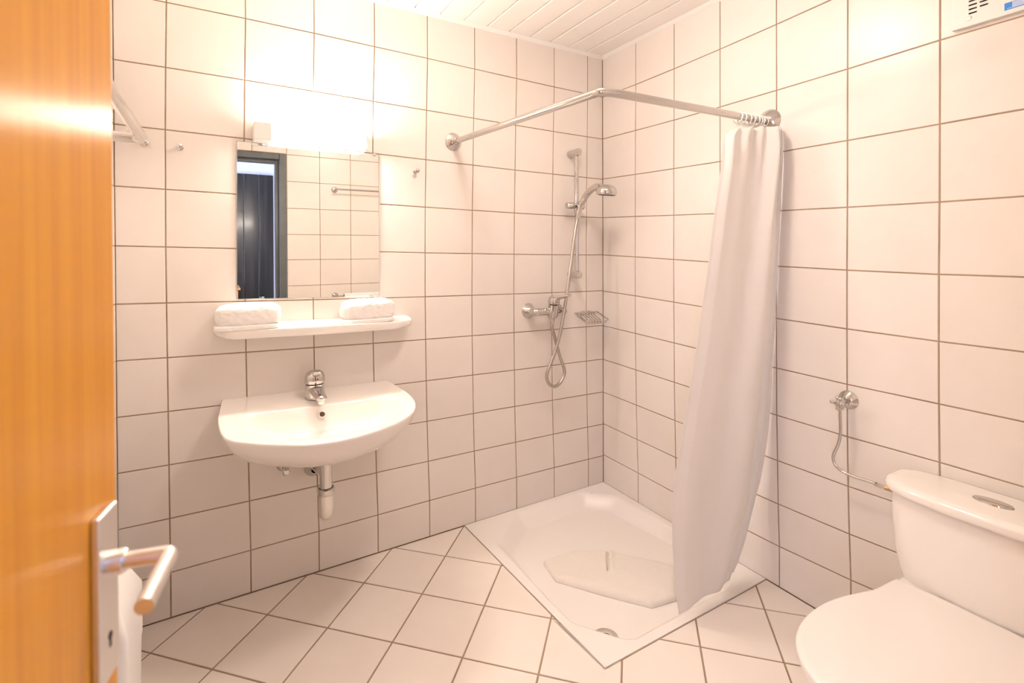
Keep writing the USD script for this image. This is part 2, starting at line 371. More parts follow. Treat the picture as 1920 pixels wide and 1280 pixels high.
# ---------------------------------------------------------------- the hall beyond the doorway (seen in the mirror)
HY0 = -3.55
hw = obj('wall_hall', slab((-3.6, HY0 - .06, 0), (-.4, HY0, 2.489)), 'hall_plaster'); tag(hw, 'pale bluish plaster wall of the hall, seen in the mirror', kind='structure')
hf = obj('hall_floor', slab((-3.6, HY0, -.06), (-.4, YF - .062, -.002)), 'hall_floor_boards'); tag(hf, 'dark boarded hall floor beyond the doorway', kind='structure')
hc = obj('hall_ceiling', slab((-3.6, HY0, 2.489), (-.4, YF - .062, 2.55)), 'hall_plaster'); tag(hc, 'plaster ceiling of the hall', kind='structure')
d2 = thing('door_2', (-1.9, HY0, 0), 'dark stained plank door across the hall, reflected in the mirror', kind='structure')
px = np.linspace(-2.42, -1.44, 8)
for a, b in zip(px[:-1], px[1:]):
    obj('plank', rbox((a + .0015, HY0 + .002, .01), (b - .0015, HY0 + .035, 2.165), .004, 8), 'dark_plank', d2)
obj('ledge', rbox((-2.40, HY0 + .034, .35), (-1.46, HY0 + .055, .46), .004, 8), 'dark_plank', d2)
t2 = thing('trim_2', (DX1, YF, 0), 'dark grey steel door frame around the doorway, seen in the mirror', kind='structure')
for nm, lo, hi in (('jamb', (DX1 + .028, YF - .10, 0), (DX1 + .081, YF + .014, DH + .055)), ('jamb', (DX0 - .040, YF - .10, 0), (DX0 - .012, YF + .014, DH + .055)),
                   ('head', (DX0 - .012, YF - .10, DH + .008), (DX1 + .028, YF + .014, DH + .055)),
                   ('rebate', (DX1, YF - .10, 0), (DX1 + .028, YF - .035, DH + .008)), ('rebate', (DX0 - .012, YF - .10, DH - .018), (DX1, YF - .035, DH + .008))):
    obj(nm, rbox(lo, hi, .004, 8), 'dark_frame_paint', t2)
cb = thing('hall_cabinet', (-2.1, -3.3, 0), 'orange brown wooden cabinet in the hall, just showing at the lower left of the mirror', 'cabinet')
obj('body', rbox((-2.5, -3.46, .03), (-1.79, -3.08, 1.0), .006, 8), 'cabinet_wood', cb)
obj('cabinet_top', rbox((-2.52, -3.48, 1.0), (-1.77, -3.06, 1.025), .006, 8), 'cabinet_wood', cb)
for k in range(2):
    dr = obj('door', rbox((-2.49 + k * .352, -3.08, .06), (-2.145 + k * .352, -3.062, .98), .005, 8), 'cabinet_wood', cb)
    obj('knob', lathe([(0, .02), (.01, .018), (.012, .01), (.005, 0)], (-2.17 + k * .06, -3.062, .55), (0, 1, 0), 16), 'satin_steel', dr)
obj('plinth', slab((-2.48, -3.44, -.002), (-1.81, -3.10, .03)), 'dark_plank', cb, smooth=False)

# ---------------------------------------------------------------- the open bathroom door
HG, ED = np.array([-2.2, -2.11]), np.array([-2.0555, -1.474])
dd = (ED - HG) / np.linalg.norm(ED - HG); dn = np.array([dd[1], -dd[0]]); DL = np.linalg.norm(ED - HG)
D3 = lambda a, o, z: np.array([*(HG + dd * a + dn * o), z])


def to_door(m):
    v = np.array(m.vertices); m = m.copy(); m.vertices = np.stack([D3(*q) for q in v]); m.fix_normals()
    return m


d1 = thing('door_1', (*HG, 0), 'open honey brown veneered door in the left foreground', kind='structure')
obj('leaf', to_door(rbox((0, -.038, .008), (DL, 0, 2.075), .002, 8)), 'door_veneer', d1)
pl_ = obj('handle_plate', to_door(rbox((.590, 0, .893), (.635, .0085, 1.079), .0025, 10)), 'satin_steel', d1, label='satin steel handle plate')
kh = cat_(bar(D3(.6125, .0078, .9405), D3(.6125, .0092, .9405), .0042, 16), to_door(rbox((.6105, .0078, .928), (.6145, .0092, .938), .0005, 6)))
obj('keyhole', kh, 'black_rubber', pl_)
lv_ = [D3(.6135, .006, 1.0195), D3(.6135, .066, 1.0195), D3(.535, .067, 1.0125)]
hd = obj('lever_handle', cat_(bent(lv_, .0088, .007, 20, 5), lathe([(0, .016), (.0115, .016), (.013, .013), (.013, 0)], D3(.6135, .008, 1.0195), (*dn, 0), 24)), 'satin_steel', d1, label='brushed steel lever handle')
for z in (.25, 1.8):
    obj('hinge', bar((*(HG - dd * .004 + dn * .004), z), (*(HG - dd * .004 + dn * .004), z + .09), .007), 'satin_steel', d1)

# ---------------------------------------------------------------- lamps
cl = thing('ceiling_lamp', (-1.0, -1.03, H), 'round opal glass ceiling lamp above the middle of the room', 'lamp')
obj('base', lathe([(0, 0), (.075, 0), (.075, -.018), (.07, -.022), (0, -.022)], (-1.0, -1.03, H)), 'white_plastic', cl)
a = np.linspace(0, math.pi, 20)
obj('globe', lathe([(.088 * math.sin(t) * 1.45 + 1e-4, -.052 + .036 * math.cos(t)) for t in a], (-1.0, -1.03, H - .008)), 'opal_ceiling_glass', cl)
ml = thing('mirror_lamp', (-1.6, 0, 1.83), 'glowing horizontal wall lamp with a square white end cap above the mirror', 'lamp')
obj('end_cap', rbox((-1.828, -.082, 1.796), (-1.764, -.0005, 1.864), .005), 'white_plastic', ml, label='square cream end cap')
obj('end_cap', rbox((-1.402, -.082, 1.796), (-1.388, -.0005, 1.864), .005), 'white_plastic', ml)
obj('mounting_rail', rbox((-1.764, -.022, 1.802), (-1.402, -.0005, 1.858), .003), 'white_plastic', ml)
obj('diffuser', rbox((-1.763, -.080, 1.799), (-1.4025, -.023, 1.861), .012), 'opal_tube_cover', ml, label='glowing opal light cover')

# ---------------------------------------------------------------- mirror and shelf
mi = thing('mirror', (-1.604, 0, 1.48), 'frameless rectangular wall mirror above the shelf', 'mirror')


def quad_slab(p, y0, y1):
    p = np.array(p, float); return loft([np.c_[p[:, 0], np.full(4, y1), p[:, 1]], np.c_[p[:, 0], np.full(4, y0), p[:, 1]]])


mq = np.array([(-1.889, 1.174), (-1.322, 1.158), (-1.319, 1.794), (-1.885, 1.7965)])
mqi = mq + np.array([(.003, .003), (-.003, .003), (-.003, -.003), (.003, -.003)])
obj('backing', quad_slab(mq, -.0045, -.0008), 'clear_bevel', mi, smooth=False)
obj('glass', quad_slab(mqi, -.0051, -.0042), 'mirror_silver', mi, smooth=False)
for x, z in ((-1.80, 1.7955), (-1.345, 1.7945), (-1.80, 1.172), (-1.36, 1.160)):
    s = 1 if z > 1.5 else -1
    obj('clip', rbox((x - .009, -.0095, z - .006 * (s > 0) - .002), (x + .009, -.0006, z + .006 * (s < 0) + .002), .0018, 8), 'chrome', mi)

sh = thing('wall_shelf', (-1.6, 0, 1.06), 'white ceramic wall shelf under the mirror carrying two rolled towels', 'shelf')
o = Polygon([(-1.972, 0), (-1.966, -.085), (-1.93, -.138), (-1.60, -.150), (-1.27, -.138), (-1.205, -.105), (-1.192, -.05), (-1.19, 0)])
so = resample(np.array(o.buffer(-.02).buffer(.02).exterior.coords)[:-1], 120)
so[:, 1] = np.minimum(so[:, 1], -.0004)
szt = lambda p: 1.074 + .06 * p[:, 1] - .020 * (p[:, 0] + 1.6)
cen = np.array([-1.59, -.05])


def inset(p, d):
    q = np.array(Polygon(p).buffer(-d).exterior.coords); return q


def shrink(p, c, s, dy=0): return c + (p - c) * s


rings = []
for s, dz in ((.80, -.036), (.93, -.035), (.975, -.030), (.995, -.020), (1.0, -.010), (.997, -.003), (.985, .0), (.955, -.001), (.93, -.0035), (.5, -.0035)):
    p = shrink(so, cen, s); p[:, 1] = np.minimum(p[:, 1], -.0004); rings.append(np.c_[p, szt(p) + dz])
obj('board', loft(rings), 'sanitary_porcelain', sh, smooth=50)
for x in (-1.85, -1.35):
    obj('fixing', lathe([(0, .004), (.007, .003), (.009, 0)], (x, -.03, 1.074 + .06 * -.03 - .02 * (x + 1.6) - .0045), (0, 0, 1), 16), 'chrome', sh)


# ---------------------------------------------------------------- towels
def soft_box(lo, hi, n=3.2, seed=0, amp=.004, sub=5, bias=None):
    s = trimesh.creation.icosphere(subdivisions=sub); v = np.array(s.vertices)
    e = (np.abs(v) ** n).sum(1) ** (-1 / n); v = v * e[:, None]
    c, h = (np.array(lo) + hi) / 2, (np.array(hi) - lo) / 2
    p = c + v * h
    w = (meshkit.fbm(p * 26, 3, seed) - .5)[:, None] + .6 * (meshkit.fbm(p * 70, 2, seed + 5) - .5)[:, None]
    p = p + v * w * amp * 2
    s.vertices = p; return s


def folded_towel(name, lo, hi, label, seed, flap):
    c = (np.array(lo) + hi) / 2
    t = thing(name, (c[0], c[1], lo[2]), label, 'towel', 'rolled towels on the shelf')
    m = soft_box((lo[0] + .002, lo[1], lo[2] + .006), hi, 3.7, seed, .003)
    v = np.array(m.vertices); end = np.clip((lo[0] + .03 - v[:, 0]) / .03, 0, 1)             # rolled layers show on the end
    r = np.hypot(v[:, 1] - c[1], v[:, 2] - c[2]); v[:, 0] += end * .0035 * np.sin(r * 2 * np.pi / .014); m.vertices = v
    obj('roll', m, 'terry_cotton', t, smooth=True)
    m = soft_box((lo[0] - flap, lo[1] - .004, lo[2]), (hi[0] - .01, hi[1] - .01, lo[2] + .022), 5, seed + 9, .002)
    obj('under_fold', m, 'terry_cotton', t, smooth=True)
    return t


def on_shelf(x, y): return 1.074 + .06 * y - .02 * (x + 1.6)


folded_towel('rolled_towel', (-1.962, -.140, on_shelf(-1.74, -.13) - .0025), (-1.738, -.012, 1.166), 'white rolled terry towel at the left end of the shelf', 3, .004)
folded_towel('rolled_towel', (-1.508, -.135, on_shelf(-1.29, -.13) - .0025), (-1.282, -.012, 1.158), 'white rolled terry towel on the right half of the shelf', 11, .012)


# ---------------------------------------------------------------- coat hooks
def hook(x, z, label):
    t = thing('wall_hook', (x, 0, z), label, 'hook')
    obj('rosette', lathe([(0, 0), (.011, 0), (.0105, .004), (.006, .007), (0, .007)], (x, 0, z), (0, -1, 0), 24), 'chrome', t)
    obj('peg', lathe([(0, .004), (.0042, .004), (.0042, .020), (.0085, .024), (.0105, .030), (.009, .036), (.004, .039), (0, .0395)], (x, 0, z), (0, -1, 0), 24), 'chrome', t)
    return t


hook(-2.176, 1.757, 'small chrome wall peg nearest the towel rail on the left')
hook(-2.070, 1.752, 'small chrome wall peg left of the mirror, right of the other peg')
hook(-1.150, 1.733, 'small chrome wall peg right of the mirror')

# towel rail on the left wall
rl = thing('towel_rail', (XL, -.75, 1.69), 'chrome towel rail on the left wall, its end showing past the door', 'towel rail')
obj('rail', bent([(XL + .002, -.452, 1.688), (-2.137, -.452, 1.688), (-2.137, -1.15, 1.688), (XL + .002, -1.15, 1.688)], .0145, .022, 18), 'chrome', rl)
for y in (-.452, -1.15):
    obj('flange', lathe([(0, .012), (.018, .012), (.024, .008), (.030, .0)], (XL, y, 1.688), (1, 0, 0), 28), 'chrome', rl)

# towel bars on the front wall, seen in the mirror
for z, lab in ((1.885, 'upper chrome towel bar on the front wall, reflected in the mirror'), (.985, 'lower chrome towel bar with a white towel, reflected at the foot of the mirror')):
    t = thing('towel_bar', (-.8, YF, z), lab, 'towel bar')
    for x in (-1.09, -.50):
        obj('flange', lathe([(0, .012), (.012, .012), (.022, .008), (.027, .0)], (x, YF, z), (0, 1, 0), 28), 'chrome', t)
        obj('post', lathe([(0, 0), (.009, 0), (.009, .05), (.012, .054), (.012, .066), (.008, .071), (0, .071)], (x, YF + .008, z), (0, 1, 0), 20), 'chrome', t)
    obj('bar', bar((-1.09, YF + .067, z), (-.50, YF + .067, z), .0075), 'chrome', t)
prof = [(0, -.17), (.006, -.171), (.008, -.1), (.0095, -.02)] + [(.010 + .0165 * (1 - math.cos(q)) , .0165 * math.sin(q) + .0) for q in np.linspace(.1, math.pi - .1, 9)] + [(.043, -.02), (.045, -.12), (.045, -.21), (.0505, -.2105), (.0515, -.1), (.050, -.02)] + \
       [(.0265 + .0235 * math.cos(q), .0235 * math.sin(q)) for q in np.linspace(0, math.pi, 11)][0:] + [(.002, -.02), (.001, -.1)]
ring = lambda x: [(x, YF + .0405 + a, .985 + b) for a, b in prof]
ht = obj('hand_towel', loft([ring(-1.03 + k * .02) for k in range(23)]), 'terry_cotton'); tag(ht, 'white hand towel folded over the lower towel bar, reflected in the mirror', 'towel')

# ---------------------------------------------------------------- washbasin
BO = np.array([[-1.943, -.0006], [-1.953, -0.071], [-1.957, -0.218], [-1.951, -0.337], [-1.931, -0.425], [-1.855, -0.486], [-1.77, -0.537], [-1.687, -0.571], [-1.6, -0.573], [-1.496, -0.548], [-1.403, -0.503], [-1.325, -0.441], [-1.277, -0.355], [-1.259, -0.255], [-1.263, -0.133], [-1.285, -.0006]])
bz_ = lambda p: .780 + .045 * p[:, 1] - .020 * (p[:, 0] + 1.6)
ctr = np.array([-1.605, -.285])


def polar(poly, n=144):
    """The outline as radii about ctr at n even angles."""
    from shapely.geometry import LineString
    P = Polygon(poly); out = []
    for k in range(n):
        t = k * 2 * np.pi / n; L = LineString([ctr, ctr + 2 * np.array([math.cos(t), math.sin(t)])]).intersection(P.exterior)
        g = L if L.geom_type == 'Point' else list(L.geoms)[-1]; out.append((g.x, g.y))
    return np.array(out)


sm = np.vstack([BO[:1], smooth_closed(BO, 2)[6:-10], BO[-1:]])
front = sm[(sm[:, 1] < -.01)]
outer = polar(np.vstack([[(-1.943, -.0006)], front, [(-1.285, -.0006)]]))
bowl_top = polar(smooth_closed([(-1.885, -.20), (-1.875, -.34), (-1.82, -.42), (-1.72, -.482), (-1.60, -.512), (-1.48, -.492), (-1.39, -.44), (-1.335, -.35), (-1.325, -.22), (-1.36, -.185), (-1.60, -.185), (-1.84, -.185)], 3))
ba = ctr + np.array([0, .02])
mixr = lambda p, s, c=ba: c + (p - c) * s
rings = []
und = [(.20, -.155), (.38, -.151), (.56, -.140), (.72, -.121), (.84, -.096), (.92, -.067), (.965, -.044), (.985, -.024), (.997, -.012), (1.0, -.006), (.996, -.0015), (.988, 0)]
ub = np.array([-1.60, -.20])
for s, dz in und:
    p = mixr(outer, s, ub if s < .99 else ctr); back = outer[:, 1] > -.002
    p[back, 1] = -.0006
    rings.append(np.c_[p, bz_(p) + dz])
rim = lambda f: outer * (1 - f) + bowl_top * f
for f, dz in ((.30, .0), (.55, -.0006), (.72, -.002), (.85, -.0045), (.94, -.0075), (1.0, -.0105)):
    p = rim(f); p[:, 1] = np.minimum(p[:, 1], -.0006); rings.append(np.c_[p, bz_(p) + dz])
bc = np.array([-1.605, -.31])
for s, dz in ((.985, -.0145), (.965, -.020), (.93, -.030), (.90, -.040), (.85, -.056), (.76, -.077), (.62, -.094), (.45, -.106), (.28, -.113), (.12, -.117), (.07, -.119)):
    p = mixr(bowl_top, s, bc); rings.append(np.c_[p, bz_(p) + dz])
ws = thing('washbasin', (-1.605, 0, .62), 'white wall-hung ceramic washbasin under the shelf', 'washbasin')
bas = loft(rings)
obj('bowl', bas, 'sanitary_porcelain', ws, smooth=55)
dz_ = float(bz_(np.array([bc]))[0]) - .1185
obj('drain', lathe([(0, .004), (.018, .004), (.027, .002), (.030, 0), (.030, -.004)], (*bc, dz_), (0, 0, 1), 32), 'chrome', ws)
oh = np.array([-1.607, -.2075, .7330])
nv = np.array([0, -.83, .56])
obj('overflow_hole', lathe([(0, .0012), (.0095, .0012), (.0115, .0005), (.0115, -.006)], oh, nv, 28), 'dark_slot', ws)
obj('overflow_rim', lathe([(.0098, .0018), (.0108, .0028), (.0125, .0026), (.0138, 0), (.0138, -.005), (.0098, -.005)], oh, nv, 28), 'sanitary_porcelain', ws)

# basin tap
fx, fy, fz0 = -1.617, -.105, .7758
tp = thing('basin_tap', (fx, fy, fz0), 'chrome single lever mixer tap on the washbasin', 'tap')
obj('body', lathe([(0, .0), (.039, .0), (.039, .004), (.037, .006), (.036, .05), (.036, .054), (0, .054)], (fx, fy, fz0)), 'chrome', tp)
S = m3.Manifold.sphere
sp = m3.Manifold.batch_hull([S(.024, 32).scale((1.2, .6, .8)).translate((fx, fy - .004, fz0 + .036)), S(.0175, 28).scale((1.2, 1, .72)).translate((fx + .003, fy - .128, fz0 + .027))])
obj('spout', from_m(sp), 'chrome', tp)
obj('aerator', lathe([(0, 0), (.0115, 0), (.0125, .003), (.0125, .016)], (fx + .003, fy - .128, fz0 + .006)), 'satin_steel', tp)
cap = lathe([(0, .056), (.035, .056), (.0385, .060), (.0395, .072), (.038, .087), (.032, .099), (.020, .107), (0, .110)], (fx, fy, fz0))
obj('lever', cat_(cap, from_m(m3.Manifold.batch_hull([S(.012, 24).translate((fx, fy - .020, fz0 + .094)), S(.007, 20).translate((fx - .010, fy - .058, fz0 + .106)), S(.007, 20).translate((fx + .010, fy - .058, fz0 + .106))]))), 'chrome', tp)
obj('hot_mark', lathe([(0, .0012), (.0032, .001), (.0032, -.001)], (fx - .0035, fy - .0385, fz0 + .079), (-.07, -1, .05), 14), 'red_dot', tp, label='red half of the hot and cold mark')
obj('cold_mark', lathe([(0, .0012), (.0032, .001), (.0032, -.001)], (fx + .004, fy - .0385, fz0 + .079), (.07, -1, .05), 14), 'blue_dot', tp, label='blue half of the hot and cold mark')

# bottle trap and angle valve
tx, ty = -1.598, -.225
bt = thing('bottle_trap', (tx, ty, .35), 'chrome bottle trap hanging under the washbasin', 'drain trap')
obj('tailpiece', lathe([(.018, .606), (.029, .606), (.029, .575), (.027, .572), (.024, .568), (.0235, .44), (.020, .44)], (tx, ty, 0)), 'chrome', bt)
obj('washer', lathe([(.0225, .5745), (.0302, .5745), (.0307, .5700), (.0225, .5700)], (tx, ty, 0)), 'black_rubber', bt, label='black rubber washer')
obj('collar', lathe([(.0236, .454), (.0275, .457), (.0310, .455), (.0318, .449), (.0318, .437), (.030, .431), (.0236, .431)], (tx, ty, 0)), 'chrome', bt)
obj('bottle', lathe([(.0238, .447), (.0280, .446), (.0280, .388), (.0272, .362), (.024, .346), (.016, .337), (.008, .3345), (0, .334)], (tx, ty, 0)), 'satin_steel', bt)
obj('outlet_pipe', bar((tx, ty + .016, .500), (-1.606, -.004, .452), .015), 'chrome', bt)
obj('wall_flange', lathe([(.0152, .034), (.019, .034), (.024, .028), (.036, .012), (.041, .0), (.0152, 0)], (-1.606, 0, .452), (0, -1, 0)), 'chrome', bt)
av = thing('angle_valve', (-1.722, 0, .485), 'small chrome angle valve on the wall under the left of the washbasin', 'valve')
obj('flange', lathe([(0, .012), (.013, .012), (.021, .007), (.028, .0)], (-1.722, 0, .486), (0, -1, 0), 28), 'chrome', av)
obj('body', bar((-1.722, -.006, .486), (-1.722, -.066, .486), .010), 'chrome', av)
obj('riser', bar((-1.722, -.046, .486), (-1.712, -.07, .575), .0055), 'chrome', av)
obj('knob', lathe([(0, .022), (.010, .021), (.015, .016), (.015, .004), (.011, 0)], (-1.722, -.066, .486), (0, -1, 0), 8), 'chrome', av)

# ---------------------------------------------------------------- shower tray
st = thing('shower_tray', (-.45, -.49, 0), 'white square enamelled shower tray set into the floor in the corner', 'shower tray')
N = 128
gu = np.linspace(0, 1, N + 1)
inner = Polygon([(-.848, -.20), (-.62, -.028), (-.19, -.024), (-.045, -.16), (-.045, -.80), (-.17, -.945), (-.717, -.945), (-.838, -.778)])
inner = inner.buffer(-.085, quad_segs=16).buffer(.085, quad_segs=16)
ex = np.array(inner.exterior.segmentize(.004).coords)
from scipy.spatial import cKDTree
import shapely
kd = cKDTree(ex)


def tray_z(p):
    d = kd.query(p)[0]; d = np.where(shapely.contains_xy(inner, p[:, 0], p[:, 1]), d, -d)
    w = .026 + .060 * np.clip((p[:, 1] + .62) / .40, 0, 1)
    t = np.clip((d + .004) / w, 0, 1); s = t * t * (3 - 2 * t)
    return .0022 - .0555 * s


q = []
for b in gu:
    L, R = TRAY[0] * (1 - b) + TRAY[1] * b, TRAY[3] * (1 - b) + TRAY[2] * b
    q.append(L + (R - L) * gu[:, None])
q = np.concatenate(q); q[:, 1] = np.minimum(q[:, 1], -.0008); q[:, 0] = np.minimum(q[:, 0], -.0008)
idx = np.arange((N + 1) ** 2).reshape(N + 1, N + 1)
A = np.stack([idx[:-1, :-1], idx[:-1, 1:], idx[1:, 1:], idx[1:, :-1]], -1).reshape(-1, 4)
edge = np.concatenate([idx[0, :-1], idx[:-1, -1], idx[-1, :0:-1], idx[:0:-1, 0]])
V = np.c_[q, tray_z(q)]; ne = len(edge)
V2 = np.vstack([V, np.c_[q[edge], np.full(ne, -.03)]])
F = np.vstack([A[:, [0, 1, 2]], A[:, [0, 2, 3]]])
skirt = np.array([[edge[k], len(V) + k, len(V) + (k + 1) % ne] for k in range(ne)] + [[edge[k], len(V) + (k + 1) % ne, edge[(k + 1) % ne]] for k in range(ne)])
tm = trimesh.Trimesh(V2, np.vstack([F[:, ::-1], skirt]), process=False)
if tm.face_normals[:100, 2].mean() < 0: tm.invert()
obj('basin', tm, 'tray_enamel', st, smooth=40)
dx, dy, dzz = -.733, -.838, -.0533
dn_ = obj('drain', lathe([(.023, -.004), (.024, .0005), (.030, .0022), (.041, .0018), (.046, .0), (.046, -.003)], (dx, dy, dzz), (0, 0, 1), 40), 'satin_steel', st, label='round steel drain ring')
obj('drain_cup', lathe([(0, .0003), (.0215, .0003), (.0215, -.003)], (dx, dy, dzz), (0, 0, 1), 32), 'dark_slot', dn_)
obj('drain_plug', lathe([(0, .0055), (.006, .005), (.011, .003), (.012, .0003)], (dx + .002, dy, dzz), (0, 0, 1), 24), 'chrome', dn_)
sp_ = obj('mark', soft_box((-.152, -.076, .0016), (-.148, -.069, .0030), 2, 1, 0, 2), 'brass', st, label='tiny orange speck on the tray rim')

# folded bath mat lying in the tray
tray_floor = -.0528
mp = Polygon([(-.690, -.372), (-.715, -.50), (-.600, -.665), (-.480, -.820), (-.360, -.842), (-.205, -.705), (-.290, -.590), (-.385, -.470), (-.520, -.390)])
mp = Polygon(mp.buffer(-.012).buffer(.012).exterior.coords)
ey_ = np.array(mp.exterior.segmentize(.003).coords); kt = cKDTree(ey_)
bx0, by0, bx1, by1 = mp.bounds; g = .004
X, Y = np.meshgrid(np.arange(bx0 - g, bx1 + 2 * g, g), np.arange(by0 - g, by1 + 2 * g, g)); G = np.c_[X.ravel(), Y.ravel()]
ins = shapely.contains_xy(mp, G[:, 0], G[:, 1])
dst, nn = kt.query(G); out = ~ins
G[out] = ey_[nn[out]]; dst[out] = 0
hh = .024 * (1 - (1 - np.clip(dst / .032, 0, 1)) ** 2) ** .5
ca, cb_ = np.array([-.378, -.468]), np.array([-.508, -.588]); cd = (cb_ - ca) / np.linalg.norm(cb_ - ca); rel = G - ca
al, pe = rel @ cd, rel @ np.array([-cd[1], cd[0]]) + .006 * np.sin(rel @ cd * 30)
hh -= .017 * np.exp(-(pe / .0055) ** 2) * np.clip((al + .01) / .02, 0, 1) * np.clip((.180 - al) / .03, 0, 1)
hh += .008 * np.exp(-((pe - .016) / .012) ** 2) * np.clip((al + .01) / .02, 0, 1) * np.clip((.2 - al) / .05, 0, 1)
hh += (meshkit.fbm(np.c_[G * 9, np.zeros(len(G))], 3, 4) - .5) * .016 * np.clip(dst / .05, 0, 1)
hh = np.maximum(hh, 0) + .0035
ny, nx = X.shape; id2 = np.arange(len(G)).reshape(ny, nx)
A2 = np.stack([id2[:-1, :-1], id2[:-1, 1:], id2[1:, 1:], id2[1:, :-1]], -1).reshape(-1, 4)
A2 = A2[ins[A2].any(1)]
top = np.c_[G, tray_floor + hh]; bot = np.c_[G, np.full(len(G), tray_floor + .0002)]
FT = np.vstack([A2[:, [0, 1, 2]], A2[:, [0, 2, 3]]])
ed = np.vstack([FT[:, [0, 1]], FT[:, [1, 2]], FT[:, [2, 0]]]); key = {tuple(e) for e in ed.tolist()}
bd = [e for e in key if (e[1], e[0]) not in key]; n0 = len(G)
sk = [[a, n0 + a, n0 + b] for a, b in bd] + [[a, n0 + b, b] for a, b in bd]
bm = trimesh.Trimesh(np.vstack([top, bot]), np.vstack([FT, FT[:, ::-1] + n0, sk]), process=False)
bm.remove_unreferenced_vertices(); bm.fix_normals()
bmt = obj('bath_mat', bm, 'bath_mat_cotton', smooth=True); tag(bmt, 'folded cream bath mat lying in the shower tray', 'bath mat')

# ---------------------------------------------------------------- curtain rail, rings, curtain
RZ0 = 1.893
cr = thing('curtain_rail', (-.95, 0, RZ0), 'bent chrome shower curtain rail running around the corner below the ceiling', 'curtain rail')
obj('rail', bent([(-.951, -.004, RZ0), (-.842, -.905, RZ0), (-.838, -.93, RZ0), (-.80, -.945, RZ0), (-.002, -1.003, 1.884)], .0143, .07, 20, 6), 'chrome', cr)
obj('flange', lathe([(.0144, .024), (.019, .024), (.024, .020), (.036, .012), (.045, .0)], (-.951, 0, RZ0), (.12, -1, 0), 36), 'chrome', cr)
obj('flange', lathe([(.0144, .024), (.019, .024), (.026, .020), (.042, .010), (.050, .0)], (0, -1.003, 1.884), (-1, 0, 0), 36), 'chrome', cr)
obj('ferrule', lathe([(.0146, .0), (.0190, .002), (.0190, .014), (.0146, .018)], (-.9486, -.020, RZ0), (.12, -1, 0), 28), 'chrome', cr)
ring0 = None
ORD = ('first', 'second', 'third', 'fourth', 'fifth', 'sixth', 'seventh', 'eighth', 'ninth')
rail_at = lambda x: np.array([x, -1.003 + .0727 * (-x - .002), 1.884 + .0112 * (-x - .002)])
tt = np.arange(28) * 2 * np.pi / 28
for k, x in enumerate((-.185, -.160, -.135, -.118, -.103, -.088, -.073, -.056, -.036)):
    c = rail_at(x) - np.array([0, 0, .0065])
    if ring0 is None:
        ring0 = thing('curtain_ring', tuple(c), 'small white plastic curtain ring, first from the left on the rail', 'curtain ring', 'white rings along the gathered shower curtain')
        obj('loop', tube([(c[0] + .004 * math.cos(q), c[1] + .0205 * math.sin(q), c[2] + .0225 * math.cos(q)) for q in tt], .0026, 10, True), 'white_plastic', ring0)
        obj('clasp', rbox((c[0] - .002, c[1] - .006, c[2] - .033), (c[0] + .004, c[1] + .006, c[2] - .018), .0019, 8), 'white_plastic', ring0)
    else:
        copy_of(ring0, tuple(c), label='small white plastic curtain ring, %s from the left on the rail' % ORD[k], rotz=float(rng.normal(0, 14)))

